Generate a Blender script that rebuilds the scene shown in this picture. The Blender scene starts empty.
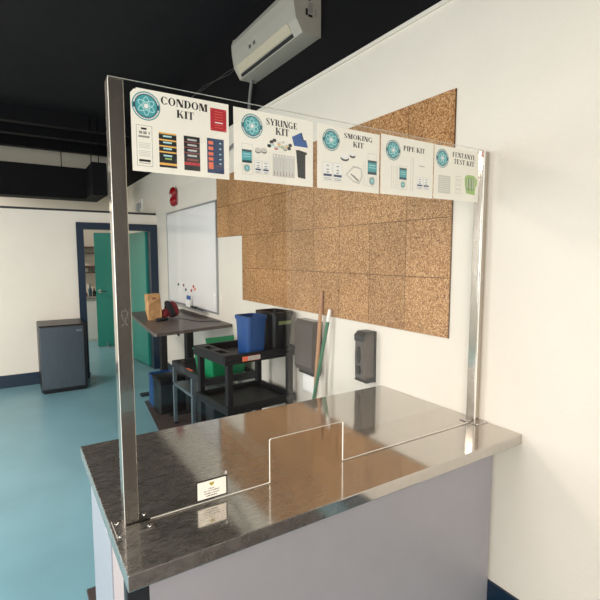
import bpy, bmesh, math, random
from mathutils import Vector, Matrix
random.seed(7)
PI = math.pi
SC = bpy.context.scene
COL = SC.collection

# ------------------------------------------------------------------ camera
cam = bpy.data.cameras.new('camera')
cam.sensor_width = 36
cam.lens = 452.7 / 600 * 36
cam.clip_start = .02
co = bpy.data.objects.new('camera', cam)
COL.objects.link(co)
co.location = (0, 0, 1.6)
co.rotation_euler = (PI / 2 - .0967, 0, -.5659)
SC.camera = co

# ------------------------------------------------------------------ world, lights, exposure
w = bpy.data.worlds.new('world')
SC.world = w
w.use_nodes = True
w.node_tree.nodes['Background'].inputs[0].default_value = (.75, .87, 1, 1)
w.node_tree.nodes['Background'].inputs[1].default_value = 1.0
SC.view_settings.view_transform = 'Standard'
SC.view_settings.look = 'None'
SC.view_settings.gamma = 1
SC.view_settings.use_curve_mapping = False
SC.view_settings.exposure = -0.1


def area(name, loc, rot, sx, sy, power, col):
    l = bpy.data.lights.new(name, 'AREA')
    l.shape = 'RECTANGLE'
    l.size, l.size_y, l.energy, l.color = sx, sy, power, col
    o = bpy.data.objects.new(name, l)
    o.location, o.rotation_euler = loc, rot
    COL.objects.link(o)
    return o


WARM = (1, .915, .83)
DAY = (.90, .95, 1)
# light of the added, unseen ceiling fixtures (built further down), just below their diffusers
LAMPS = [(-.9, -1.9), (-1.9, 1.2), (-1.9, 3.6), (-1.3, 8.3)]
POW = [125, 60, 120, 140]
for (lx, ly), pw in zip(LAMPS, POW):
    area('added_fixture_light', (lx, ly, 2.92), (0, 0, 0), .28, 1.15, pw, WARM)
# daylight through unseen windows added to the left wall
WINS = [(.2, 1.9), (3.0, 4.7)]
for y0, y1 in WINS:
    area('window_light', (-3.46, (y0 + y1) / 2, 1.65), (0, -PI / 2, 0), 1.5, y1 - y0, 60, DAY)

# daylight through windows added in the front wall, behind the camera, for frontal light
FWIN = [(-3.0, -1.7), (-1.5, -.2)]
for x0, x1 in FWIN:
    area('window_light', ((x0 + x1) / 2, -3.06, 1.5), (PI / 2, 0, 0), x1 - x0, 1.5, 60, (1, .95, .88))

# ------------------------------------------------------------------ helpers


def lin(c):
    return tuple(((v / 255) / 12.92 if v / 255 <= .04045 else ((v / 255 + .055) / 1.055) ** 2.4) for v in c) + (1,)


def mat(name, rgb, rough=.5, metal=0.0, noise=0.0, nscale=30, bump=0.0, bscale=200, stretch=None, spec=None, alpha=None, rvar=0.0):
    m = bpy.data.materials.new(name)
    m.use_nodes = True
    nt = m.node_tree
    b = nt.nodes['Principled BSDF']
    c = lin(rgb)
    b.inputs['Base Color'].default_value = c
    b.inputs['Roughness'].default_value = rough
    b.inputs['Metallic'].default_value = metal
    if spec is not None:
        b.inputs['Specular IOR Level'].default_value = spec
    tc = nt.nodes.new('ShaderNodeTexCoord')
    vec = tc.outputs['Object']
    if stretch:
        mp = nt.nodes.new('ShaderNodeMapping')
        mp.inputs['Scale'].default_value = stretch
        nt.links.new(vec, mp.inputs[0])
        vec = mp.outputs[0]
    n = nt.nodes.new('ShaderNodeTexNoise')
    n.inputs['Scale'].default_value = nscale
    n.inputs['Detail'].default_value = 5
    nt.links.new(vec, n.inputs['Vector'])
    r = nt.nodes.new('ShaderNodeValToRGB')
    r.color_ramp.elements[0].position, r.color_ramp.elements[1].position = .3, .7
    k = max(noise, .012)
    r.color_ramp.elements[0].color = tuple(v * (1 - k) for v in c[:3]) + (1,)
    r.color_ramp.elements[1].color = tuple(min(1, v * (1 + k)) for v in c[:3]) + (1,)
    nt.links.new(n.outputs['Fac'], r.inputs[0])
    nt.links.new(r.outputs[0], b.inputs['Base Color'])
    if rvar:
        mr = nt.nodes.new('ShaderNodeMapRange')
        mr.inputs[1].default_value, mr.inputs[2].default_value = .3, .7
        mr.inputs[3].default_value, mr.inputs[4].default_value = max(0.02, rough - rvar), rough + rvar
        nt.links.new(n.outputs['Fac'], mr.inputs[0])
        nt.links.new(mr.outputs[0], b.inputs['Roughness'])
    if bump:
        n2 = nt.nodes.new('ShaderNodeTexNoise')
        n2.inputs['Scale'].default_value = bscale
        nt.links.new(vec, n2.inputs['Vector'])
        bp = nt.nodes.new('ShaderNodeBump')
        bp.inputs['Strength'].default_value = bump
        bp.inputs['Distance'].default_value = .01
        nt.links.new(n2.outputs['Fac'], bp.inputs['Height'])
        nt.links.new(bp.outputs[0], b.inputs['Normal'])
    return m


class MB:
    """collects shapes and links them as ONE mesh object"""

    def __init__(s):
        s.v, s.f, s.m, s.mats, s.smooth = [], [], [], [], False

    def mi(s, m):
        if m not in s.mats:
            s.mats.append(m)
        return s.mats.index(m)

    def add(s, vs, fs, m, M=None):
        k = len(s.v)
        s.v += [tuple(M @ Vector(v)) if M else tuple(v) for v in vs]
        s.f += [tuple(i + k for i in f) for f in fs]
        s.m += [s.mi(m)] * len(fs)
        return s

    def box(s, x0, x1, y0, y1, z0, z1, m, M=None, bev=0.0, seg=2):
        bm = bmesh.new()
        bmesh.ops.create_cube(bm, size=1)
        for v in bm.verts:
            v.co = ((x0 + x1) / 2 + v.co.x * (x1 - x0), (y0 + y1) / 2 + v.co.y * (y1 - y0), (z0 + z1) / 2 + v.co.z * (z1 - z0))
        if bev:
            bmesh.ops.bevel(bm, geom=bm.edges[:], offset=bev, segments=seg, affect='EDGES', profile=.5)
        return s.bm(bm, m, M)

    def bm(s, bm, m, M=None):
        bm.verts.index_update()
        s.add([v.co[:] for v in bm.verts], [[v.index for v in f.verts] for f in bm.faces], m, M)
        bm.free()
        return s

    def prism(s, poly, a0, a1, axis, m, M=None):
        """poly in the plane orthogonal to axis: axis y -> (x,z), axis z -> (x,y), axis x -> (y,z)"""
        def P(p, a):
            return {'x': (a, p[0], p[1]), 'y': (p[0], a, p[1]), 'z': (p[0], p[1], a)}[axis]
        bm = bmesh.new()
        A = [bm.verts.new(P(p, a0)) for p in poly]
        B = [bm.verts.new(P(p, a1)) for p in poly]
        n = len(poly)
        bm.faces.new(A)
        bm.faces.new(B[::-1])
        for i in range(n):
            bm.faces.new((A[i], B[i], B[(i + 1) % n], A[(i + 1) % n]))
        bmesh.ops.recalc_face_normals(bm, faces=bm.faces[:])
        return s.bm(bm, m, M)

    def loft(s, rings, m, cap=True, M=None):
        vs, fs = [], []
        n = len(rings[0])
        for r in rings:
            vs += r
        for k in range(len(rings) - 1):
            for i in range(n):
                j = (i + 1) % n
                fs.append((k * n + i, k * n + j, (k + 1) * n + j, (k + 1) * n + i))
        if cap:
            fs.append(tuple(range(n))[::-1])
            fs.append(tuple(range((len(rings) - 1) * n, len(rings) * n)))
        return s.add(vs, fs, m, M)

    def tube(s, pts, r, m, n=8, M=None):
        pts = [Vector(p) for p in pts]
        rings = []
        for i, p in enumerate(pts):
            d = (pts[min(i + 1, len(pts) - 1)] - pts[max(i - 1, 0)]).normalized()
            a = d.cross(Vector((0, 0, 1)))
            if a.length < .05:
                a = d.cross(Vector((1, 0, 0)))
            a.normalize()
            b = d.cross(a)
            rr = r[i] if isinstance(r, (list, tuple)) else r
            rings.append([tuple(p + (a * math.cos(t) + b * math.sin(t)) * rr) for t in [2 * PI * k / n for k in range(n)]])
        return s.loft(rings, m, True, M)

    def cyl(s, c, r, h, axis, m, n=24, r2=None, M=None):
        r2 = r if r2 is None else r2
        rings = []
        for a, rr in ((0, r), (h, r2)):
            ring = []
            for k in range(n):
                t = 2 * PI * k / n
                u, v = rr * math.cos(t), rr * math.sin(t)
                ring.append({'z': (c[0] + u, c[1] + v, c[2] + a), 'y': (c[0] + u, c[1] + a, c[2] + v), 'x': (c[0] + a, c[1] + u, c[2] + v)}[axis])
            rings.append(ring)
        return s.loft(rings, m, True, M)

    def build(s, name, parent=None, smooth=False):
        me = bpy.data.meshes.new(name)
        # meshes are stored about their parent's or their own base
        if parent is not None:
            off = Vector(parent['_o'])
        else:
            xs = [v[0] for v in s.v]; ys = [v[1] for v in s.v]; zs = [v[2] for v in s.v]
            off = Vector(((min(xs) + max(xs)) / 2, (min(ys) + max(ys)) / 2, min(zs)))
        me.from_pydata([tuple(Vector(v) - off) for v in s.v], [], s.f)
        for m in s.mats:
            me.materials.append(m)
        me.polygons.foreach_set('material_index', s.m)
        bm = bmesh.new()
        bm.from_mesh(me)
        bmesh.ops.recalc_face_normals(bm, faces=bm.faces[:])
        bm.to_mesh(me)
        bm.free()
        o = bpy.data.objects.new(name, me)
        COL.objects.link(o)
        if parent is not None:
            o.parent = parent
            o['_o'] = tuple(off)
        else:
            o.location = off
            o['_o'] = tuple(off)
        if smooth:
            for p in me.polygons:
                p.use_smooth = True
            try:
                me.set_sharp_from_angle(angle=math.radians(35))
            except Exception:
                pass
        me.update()
        return o


def thing(name, label, cat, loc, group=None):
    o = bpy.data.objects.new(name, None)
    o.empty_display_size = .1
    COL.objects.link(o)
    o.location = loc
    o['_o'] = tuple(loc)
    return tag(o, label, cat, group)


def tag(o, label, cat, group=None, kind=None):
    o['label'], o['category'] = label, cat
    if group:
        o['group'] = group
    if kind:
        o['kind'] = kind
    return o


def struct(mb, name):
    o = mb.build(name)
    o['kind'] = 'structure'
    return o


def sthing(name, loc):
    o = bpy.data.objects.new(name, None)
    COL.objects.link(o)
    o.location = loc
    o['_o'] = tuple(loc)
    o['kind'] = 'structure'
    return o


def rotz(a, c):
    return Matrix.Translation(c) @ Matrix.Rotation(a, 4, 'Z') @ Matrix.Translation(-Vector(c))


# ------------------------------------------------------------------ materials
M_wall = mat('cream_wall_paint', (229, 221, 208), .62, noise=.015, nscale=4, bump=.12, bscale=55)
M_black = mat('black_matte_paint', (27, 26, 29), .85, noise=.12, nscale=3, bump=.2, bscale=90, spec=.25)
M_beam = mat('black_beam_paint', (20, 20, 23), .8, noise=.1, spec=.2)
M_floor = mat('teal_epoxy_floor', (112, 154, 166), .32, noise=.10, nscale=2.2, bump=.05, bscale=120)
M_navy = mat('navy_gloss_paint', (12, 36, 58), .35, noise=.05)
M_green = mat('teal_green_door_paint', (34, 138, 124), .4, noise=.03, nscale=5)
M_steel = mat('brushed_stainless_steel', (204, 199, 193), .085, 1.0, noise=.03, nscale=34, bump=.004, bscale=260, stretch=(1.4, 1, 1), rvar=.02)


def two_lobe(m, rough2=.6, fac=.45):
    nt = m.node_tree
    b = nt.nodes['Principled BSDF']
    out = [n for n in nt.nodes if n.type == 'OUTPUT_MATERIAL'][0]
    g = nt.nodes.new('ShaderNodeBsdfGlossy')
    g.inputs['Roughness'].default_value = rough2
    src = b.inputs['Base Color'].links[0].from_socket
    nt.links.new(src, g.inputs['Color'])
    x = nt.nodes.new('ShaderNodeMixShader')
    x.inputs[0].default_value = fac
    nt.links.new(b.outputs[0], x.inputs[1])
    nt.links.new(g.outputs[0], x.inputs[2])
    nt.links.new(x.outputs[0], out.inputs[0])


two_lobe(M_steel, .55, .26)


def scuffs(m):
    """fine criss-cross scuffing, worn most towards the open end of the counter"""
    nt = m.node_tree
    x = [n for n in nt.nodes if n.type == 'MIX_SHADER'][0]
    tc = nt.nodes.new('ShaderNodeTexCoord')
    acc = None
    for rot, st in ((.5, (14, 90, 14)), (-.9, (16, 110, 16)), (1.4, (9, 30, 9))):
        mp = nt.nodes.new('ShaderNodeMapping')
        mp.inputs['Rotation'].default_value = (0, 0, rot)
        mp.inputs['Scale'].default_value = st
        n = nt.nodes.new('ShaderNodeTexNoise')
        n.inputs['Scale'].default_value = 1.6
        n.inputs['Detail'].default_value = 6
        n.inputs['Distortion'].default_value = .8
        nt.links.new(tc.outputs['Object'], mp.inputs[0])
        nt.links.new(mp.outputs[0], n.inputs['Vector'])
        mr = nt.nodes.new('ShaderNodeMapRange')
        mr.inputs[1].default_value, mr.inputs[2].default_value = .46, .66
        nt.links.new(n.outputs['Fac'], mr.inputs[0])
        if acc is None:
            acc = mr.outputs[0]
        else:
            mx = nt.nodes.new('ShaderNodeMath')
            mx.operation = 'MAXIMUM'
            nt.links.new(acc, mx.inputs[0])
            nt.links.new(mr.outputs[0], mx.inputs[1])
            acc = mx.outputs[0]
    sp = nt.nodes.new('ShaderNodeSeparateXYZ')
    nt.links.new(tc.outputs['Object'], sp.inputs[0])
    gr = nt.nodes.new('ShaderNodeMapRange')
    gr.inputs[1].default_value, gr.inputs[2].default_value = -.75, .1
    gr.inputs[3].default_value, gr.inputs[4].default_value = .20, .02
    nt.links.new(sp.outputs[0], gr.inputs[0])
    mu = nt.nodes.new('ShaderNodeMath')
    mu.operation = 'MULTIPLY_ADD'
    nt.links.new(acc, mu.inputs[0])
    nt.links.new(gr.outputs[0], mu.inputs[1])
    mu.inputs[2].default_value = .20
    nt.links.new(mu.outputs[0], x.inputs[0])


scuffs(M_steel)
M_post = mat('stainless_post', (196, 188, 178), .13, 1.0, noise=.07, nscale=60, stretch=(8, 8, .4), rvar=.05)
two_lobe(M_post, .5, .15)
M_chrome = mat('polished_screw_steel', (210, 208, 205), .15, 1.0)
M_lam = mat('grey_laminate_panel', (158, 155, 160), .38, noise=.02, nscale=12)
M_lamlight = mat('pale_grey_side_laminate', (158, 162, 172), .45, noise=.02)
M_pink = mat('pale_pink_white_laminate', (180, 166, 165), .5, noise=.02)
M_char = mat('charcoal_metal', (34, 36, 40), .45, noise=.05)
M_white = mat('white_plastic', (235, 233, 228), .4)
M_paper = mat('cream_printed_paper', (248, 242, 230), .6, noise=.012, nscale=20)
M_ink = mat('black_ink', (24, 24, 26), .6)
M_grey_ink = mat('grey_ink', (150, 146, 140), .6)
M_lgrey_ink = mat('pale_grey_ink', (208, 204, 196), .6)
M_teal = mat('teal_ink', (70, 164, 172), .55, noise=.08, nscale=60)
M_dteal = mat('dark_slate_teal_ink', (36, 72, 84), .55)
M_cyan = mat('pale_cyan_ink', (190, 232, 232), .55)
M_red = mat('crimson_ink', (186, 42, 56), .55)
M_orange = mat('orange_ink', (238, 118, 84), .55)
M_amber = mat('amber_ink', (240, 184, 96), .55)
M_navyink = mat('navy_ink', (36, 58, 96), .55)
M_blueink = mat('mid_blue_ink', (48, 92, 160), .55)
M_wht = mat('white_ink', (246, 244, 240), .55)
M_yel = mat('yellow_green_ink', (196, 190, 70), .55)
M_lime = mat('lime_green_ink', (160, 196, 112), .55)
M_brown = mat('red_brown_ink', (150, 84, 74), .55)
M_ac = mat('aged_white_ac_plastic', (176, 170, 158), .42, noise=.02)
M_aclip = mat('ac_flap_plastic', (190, 180, 156), .3, noise=.03)
M_dark = mat('dark_void_plastic', (10, 10, 11), .6)
M_cart = mat('black_moulded_plastic', (21, 21, 23), .5, spec=.3, noise=.10, nscale=40, bump=.15, bscale=250)
M_cart2 = mat('dark_grey_moulded_plastic', (38, 41, 43), .5, noise=.08, nscale=40)
M_alu = mat('dull_aluminium', (128, 140, 146), .38, .75, noise=.05)
M_blue = mat('royal_blue_bin_plastic', (22, 68, 126), .38, noise=.05, nscale=8)
M_bin = mat('black_bin_plastic', (16, 16, 19), .38, noise=.05, nscale=8)
M_gbox = mat('green_plastic', (10, 128, 80), .4, noise=.05)
M_desk = mat('dark_grey_brown_woodgrain_top', (92, 82, 78), .42, noise=.18, nscale=9, stretch=(6, 1, 1))
M_kraft = mat('crumpled_kraft_paper', (190, 146, 98), .75, noise=.2, nscale=22, bump=.8, bscale=26)
M_redcl = mat('dark_red_fabric', (122, 20, 32), .7, noise=.15, nscale=30, bump=.3)
M_blkcl = mat('black_fabric', (22, 22, 25), .8, noise=.15, nscale=30)
M_bell = mat('glossy_red_alarm_plastic', (146, 8, 22), .25)
M_lens = mat('clear_strobe_lens', (226, 205, 205), .15)
M_wb = mat('glossy_whiteboard_enamel', (234, 232, 230), .16, noise=.02, nscale=2)
M_frame = mat('grey_aluminium_trim', (168, 170, 172), .35, .5)
M_disp = mat('smoky_grey_plastic', (84, 77, 74), .25, noise=.06, nscale=10)
M_wood = mat('tan_broom_wood', (178, 130, 92), .55, noise=.2, nscale=14, stretch=(6, 6, .6))
M_gpole = mat('green_painted_pole', (36, 108, 76), .4, noise=.06)
M_mat = mat('dark_brown_rubber_mat', (58, 48, 46), .8, noise=.15, nscale=50, bump=.4, bscale=160)
M_fridge = mat('dark_stainless_front', (92, 100, 108), .3, .7, noise=.05, nscale=30, stretch=(1, 1, .1))
M_cable = mat('grey_cable_sheath', (120, 118, 114), .5)
M_bcable = mat('black_cable_sheath', (16, 16, 17), .5)
M_shelf = mat('brown_shelf_board', (96, 66, 56), .6, noise=.1)
M_door2 = M_green
M_rear = mat('taupe_rear_wall_paint', (52, 45, 42), .6, noise=.03)
M_edge = mat('acrylic_edge_light', (240, 236, 226), .35)  # opaque white stands in for light gathered in the cut edge
M_tape = mat('clear_tape', (205, 200, 196), .3)


def cork():
    m = bpy.data.materials.new('granular_cork')
    m.use_nodes = True
    nt = m.node_tree
    b = nt.nodes['Principled BSDF']
    b.inputs['Roughness'].default_value = .85
    b.inputs['Specular IOR Level'].default_value = .2
    tc = nt.nodes.new('ShaderNodeTexCoord')
    vo = nt.nodes.new('ShaderNodeTexVoronoi')
    vo.inputs['Scale'].default_value = 170
    nt.links.new(tc.outputs['Object'], vo.inputs['Vector'])
    sep = nt.nodes.new('ShaderNodeSeparateColor')
    nt.links.new(vo.outputs['Color'], sep.inputs[0])
    r = nt.nodes.new('ShaderNodeValToRGB')
    cr = r.color_ramp
    cr.elements[0].position, cr.elements[0].color = 0, lin((112, 74, 44))
    cr.elements[1].position, cr.elements[1].color = 1, lin((212, 174, 130))
    for p, c in ((.12, (146, 102, 64)), (.4, (170, 124, 80)), (.75, (186, 142, 96))):
        e = cr.elements.new(p)
        e.color = lin(c)
    nt.links.new(sep.outputs[0], r.inputs[0])
    geo = nt.nodes.new('ShaderNodeNewGeometry')
    mr = nt.nodes.new('ShaderNodeMapRange')
    mr.inputs[3].default_value, mr.inputs[4].default_value = .86, 1.06
    nt.links.new(geo.outputs['Random Per Island'], mr.inputs[0])
    n = nt.nodes.new('ShaderNodeTexNoise')
    n.inputs['Scale'].default_value = 2.5
    nt.links.new(tc.outputs['Object'], n.inputs['Vector'])
    mr2 = nt.nodes.new('ShaderNodeMapRange')
    mr2.inputs[1].default_value, mr2.inputs[2].default_value = .3, .7
    mr2.inputs[3].default_value, mr2.inputs[4].default_value = .86, 1.1
    nt.links.new(n.outputs['Fac'], mr2.inputs[0])
    mu = nt.nodes.new('ShaderNodeMath')
    mu.operation = 'MULTIPLY'
    nt.links.new(mr.outputs[0], mu.inputs[0])
    nt.links.new(mr2.outputs[0], mu.inputs[1])
    mx = nt.nodes.new('ShaderNodeVectorMath')
    mx.operation = 'SCALE'
    nt.links.new(r.outputs[0], mx.inputs[0])
    nt.links.new(mu.outputs[0], mx.inputs['Scale'])
    nt.links.new(mx.outputs[0], b.inputs['Base Color'])
    bp = nt.nodes.new('ShaderNodeBump')
    bp.inputs['Strength'].default_value = .3
    bp.inputs['Distance'].default_value = .002
    nt.links.new(sep.outputs[0], bp.inputs['Height'])
    nt.links.new(bp.outputs[0], b.inputs['Normal'])
    return m


M_cork = cork()


def glass(name, tint=(.99, .995, .993), ior=1.45):
    m = bpy.data.materials.new(name)
    m.use_nodes = True
    nt = m.node_tree
    nt.nodes.clear()
    out = nt.nodes.new('ShaderNodeOutputMaterial')
    t = nt.nodes.new('ShaderNodeBsdfTransparent')
    t.inputs[0].default_value = tint + (1,)
    g = nt.nodes.new('ShaderNodeBsdfGlossy')
    g.inputs['Roughness'].default_value = .02
    f = nt.nodes.new('ShaderNodeFresnel')
    f.inputs['IOR'].default_value = ior
    x = nt.nodes.new('ShaderNodeMixShader')
    # reflect on the outer faces only
    ge = nt.nodes.new('ShaderNodeNewGeometry')
    inv = nt.nodes.new('ShaderNodeMath')
    inv.operation = 'SUBTRACT'
    inv.inputs[0].default_value = 1
    nt.links.new(ge.outputs['Backfacing'], inv.inputs[1])
    mu = nt.nodes.new('ShaderNodeMath')
    mu.operation = 'MULTIPLY'
    nt.links.new(f.outputs[0], mu.inputs[0])
    nt.links.new(inv.outputs[0], mu.inputs[1])
    nt.links.new(mu.outputs[0], x.inputs[0])
    nt.links.new(t.outputs[0], x.inputs[1])
    nt.links.new(g.outputs[0], x.inputs[2])
    nt.links.new(x.outputs[0], out.inputs[0])
    return m


M_glass = glass('clear_acrylic')


def lamp_mat():
    m = bpy.data.materials.new('added_lamp_diffuser')
    m.use_nodes = True
    b = m.node_tree.nodes['Principled BSDF']
    b.inputs['Emission Color'].default_value = (1, .94, .85, 1)
    b.inputs['Emission Strength'].default_value = 6
    return m


M_lamp = lamp_mat()

# ------------------------------------------------------------------ the room
X = 1.737      # right wall
D = 6.47     # wall with the doorway
FAR = 9.75
HC = 3.6
struct(MB().box(-3.6, 3, -3.2, FAR + .1, -.08, 0, M_floor), 'floor')
struct(MB().box(-3.6, 3, -3.2, FAR + .1, HC, HC + .1, M_black), 'ceiling')
wr = MB().box(X, X + .12, -3.2, FAR, 0, 2.765, M_wall)
wr.box(X, X + .12, -3.2, FAR, 2.765, HC, mat('deep_black_paint', (15, 14, 15), .85, spec=.2))
struct(wr, 'wall_right')
struct(MB().box(X - .012, X, .4, FAR, 2.745, 2.765, M_wall), 'trim_1')
bb = MB().box(X - .012, X, -3.1, -2.855, 0, .155, M_navy).box(X - .012, X, -.465, D, 0, .155, M_navy).box(X - .012, X, D + .12, FAR, 0, .155, M_navy)
struct(bb, 'baseboard_right')
# wall with doorway, lower than the ceiling
DX0, DX1, DZ = .788, 1.648, 1.960
wb_ = MB().box(-3.5, DX0, D, D + .12, 0, 2.165, M_wall)
wb_.box(DX0, DX1, D, D + .12, DZ, 2.165, M_wall)
wb_.box(DX1, X, D, D + .12, 0, 2.165, M_wall)
struct(wb_, 'wall_back')
struct(MB().box(-3.5, X - .012, D - .012, D + .13, 2.165, 2.19, M_char), 'trim_2')
struct(MB().box(-3.5, DX0 - .075, D - .012, D, 0, .155, M_navy), 'baseboard_back')
struct(MB().box(-3.5, X, FAR, FAR + .1, 0, HC, M_wall), 'wall_far')
rw = MB().box(-3.6, X + .12, -3.2, -3.1, 2.25, HC, M_rear).box(-3.6, X + .12, -3.2, -3.1, 0, .75, M_rear)
for a, b in ((-3.6, -3.0), (-1.7, -1.5), (-.2, X + .12)):
    rw.box(a, b, -3.2, -3.1, .75, 2.25, M_rear)
struct(rw, 'wall_front')
# left wall with two unseen windows added to bring in daylight
lw = MB()
ys = [-3.1] + [v for p in WINS for v in p] + [FAR]
for i in range(0, len(ys), 2):
    lw.box(-3.6, -3.5, ys[i], ys[i + 1], 0, HC, M_wall)
for y0, y1 in WINS:
    lw.box(-3.6, -3.5, y0, y1, 0, .9, M_wall).box(-3.6, -3.5, y0, y1, 2.4, HC, M_wall)
struct(lw, 'wall_left')
for k, (y0, y1) in enumerate(WINS):
    r = sthing('window_%d' % (k + 1), (-3.55, (y0 + y1) / 2, .9))
    f = MB()
    for a, b_ in ((y0, y0 + .05), (y1 - .05, y1), ((y0 + y1) / 2 - .025, (y0 + y1) / 2 + .025)):
        f.box(-3.58, -3.52, a, b_, .9, 2.4, M_white)
    f.box(-3.58, -3.52, y0 + .05, y1 - .05, .9, .95, M_white).box(-3.58, -3.52, y0 + .05, y1 - .05, 2.35, 2.4, M_white)
    f.build('window_frame', r)
    MB().box(-3.56, -3.554, y0 + .05, y1 - .05, .95, 2.35, M_glass).build('window_pane', r)

for k, (x0, x1) in enumerate(FWIN):  # unseen front windows, added to light the scene from behind the camera
    r = sthing('window_%d' % (k + 3), ((x0 + x1) / 2, -3.15, .75))
    f = MB()
    f.box(x0, x0 + .05, -3.18, -3.12, .75, 2.25, M_white).box(x1 - .05, x1, -3.18, -3.12, .75, 2.25, M_white)
    f.box(x0 + .05, x1 - .05, -3.18, -3.12, .75, .8, M_white).box(x0 + .05, x1 - .05, -3.18, -3.12, 2.2, 2.25, M_white)
    f.build('window_frame', r)
    MB().box(x0 + .05, x1 - .05, -3.153, -3.147, .8, 2.2, M_glass).build('window_pane', r)

# doorway: navy frame with a green leaf swung open into the far room
d1 = sthing('door_1', ((DX0 + DX1) / 2, D, 0))
fr = MB()
fr.box(DX0 - .073, DX0 + .012, D - .03, D + .13, 0, 2.032, M_navy)
fr.box(DX1 - .012, X - .004, D - .03, D + .13, 0, 2.032, M_navy)
fr.box(DX0 + .012, DX1 - .012, D - .03, D + .13, DZ - .012, 2.032, M_navy)
fr.build('door_frame', d1)


def leaf(parent, hx, hy, ang, wid, name='door_leaf', side=1, z1=1.943, handle=True):
    Mx = Matrix.Translation((hx, hy, 0)) @ Matrix.Rotation(ang, 4, 'Z')
    l = MB().box(0, wid, -.02, .02, .012, z1, M_green, Mx, bev=.003, seg=1).build(name, parent)
    if handle:
        h = MB()
        for sgn in (-1, 1):
            h.cyl((wid - .07, .02 * sgn if sgn > 0 else -.028, 1.0), .027, .008, 'y', M_chrome, 16, M=Mx)
            h.tube([(wid - .07, .03 * sgn, 1.0), (wid - .07, .06 * sgn, 1.0), (wid - .09, .065 * sgn, 1.0), (wid - .18, .065 * sgn, 1.0)], .010, M_chrome, 8, M=Mx)
        h.build('door_handle', l)
    hg = MB()
    for z in (.25, 1.0, 1.7):
        hg.cyl((0, -.024, z), .009, .09, 'z', M_char, 8, M=Mx)
    hg.build('door_hinge', l)
    return l


leaf(d1, 1.625, D + .15, math.radians(95.5), .84)
d2 = sthing('door_2', (1.6, 8.75, 0))
leaf(d2, 1.70, 8.42, math.radians(163), .50, z1=2.0, handle=False)
Mx = Matrix.Translation((1.70, 8.42, 0)) @ Matrix.Rotation(math.radians(163), 4, 'Z')
h = MB()
h.cyl((.43, .02, .99), .03, .01, 'y', M_chrome, 16, M=Mx)
h.tube([(.43, .03, .99), (.43, .075, .99), (.40, .08, .99), (.31, .08, .985)], .014, M_chrome, 8, M=Mx)
h.build('door_handle', d2)
MB().cyl((.34, .045, 0), .012, .09, 'z', M_chrome, 8, M=Mx).build('door_stop', d2)

# dark double door added behind the camera, unseen, to darken reflections
d3 = sthing('added_door_3', (X, -1.7, 0))
f = MB().box(X - .03, X, -2.85, -2.77, 0, 2.4, M_char).box(X - .03, X, -.55, -.47, 0, 2.4, M_char).box(X - .03, X, -2.77, -.55, 2.32, 2.4, M_char)
f.build('door_frame', d3)
for a, b in ((-2.765, -1.665), (-1.655, -.555)):
    l = MB().box(X - .025, X - .001, a, b, .01, 2.31, M_rear).build('door_leaf', d3)
    yy = b - .08 if a < -2 else a + .08
    MB().tube([(X - .06, yy, .95), (X - .06, yy, 1.25)], .012, M_chrome, 8).build('door_handle', l)

# black beams under the ceiling and the black duct
for k, y in enumerate((7.3, 8.0, 8.9)):
    struct(MB().box(-3.5, X, y, y + .14, HC - .2, HC, M_beam), 'trim_%d' % (k + 3))
du = MB().box(1.0, 1.2, 6.95, 7.9, 2.45, 2.9, M_beam, bev=.01, seg=1).box(-1.5, 1.02, 7.55, 7.9, 2.45, 2.9, M_beam, bev=.01, seg=1)
for x in (1.05, 1.15):
    du.box(x - .006, x + .006, 7.3, 7.312, 2.88, HC, M_beam)
for x in (-1.2, -.2, .7):
    du.box(x - .006, x + .006, 7.7, 7.712, 2.88, HC, M_beam)
tag(du.build('ceiling_duct'), 'black boxed duct hung under the black ceiling beyond the doorway', 'duct')

# ceiling fixtures added out of view to light the room and its reflections
for k, (lx, ly) in enumerate(LAMPS):
    where = ['nearest the front wall', 'level with the counter', 'level with the cork board', 'in the room past the doorway'][k]
    t = thing('added_ceiling_light', 'long white ceiling light added out of view, hanging ' + where, 'light', (lx, ly, 2.94), 'added ceiling lights')
    MB().box(lx - .15, lx + .15, ly - .6, ly + .6, 2.95, 3.0, M_white, bev=.005, seg=1).build('housing', t)
    MB().box(lx - .14, lx + .14, ly - .58, ly + .58, 2.94, 2.95, M_lamp).build('diffuser', t)
    for yy in (-.49, .49):
        MB().box(lx - .01, lx + .01, ly + yy - .01, ly + yy + .01, 3.0, HC, M_char).build('suspension_rod', t)

# ------------------------------------------------------------------ cork board of square tiles
T, Y0, Z0 = .2826, 1.4128, 1.2105
cb = MB()
M_back = mat('dark_cork_backing', (84, 54, 32), .9)
cb.prism([(Y0, Z0), (Y0 + 8 * T, Z0), (Y0 + 8 * T, Z0 + 2 * .2856), (Y0 + 10 * T, Z0 + 2 * .2856), (Y0 + 10 * T, Z0 + 4 * .2856), (Y0, Z0 + 4 * .2856)], X - .006, X - .0003, 'x', M_back)
for i in range(10):
    for j in range(4):
        if i >= 8 and j < 2:
            continue
        g = .0016
        cb.box(X - .012, X - .006, Y0 + i * T + g, Y0 + (i + 1) * T - g, Z0 + j * (.2856) + g, Z0 + (j + 1) * .2856 - g, M_cork)
cbo = cb.build('cork_board')
tag(cbo, 'large stepped brown cork board of square tiles on the cream wall', 'cork board')

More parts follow.
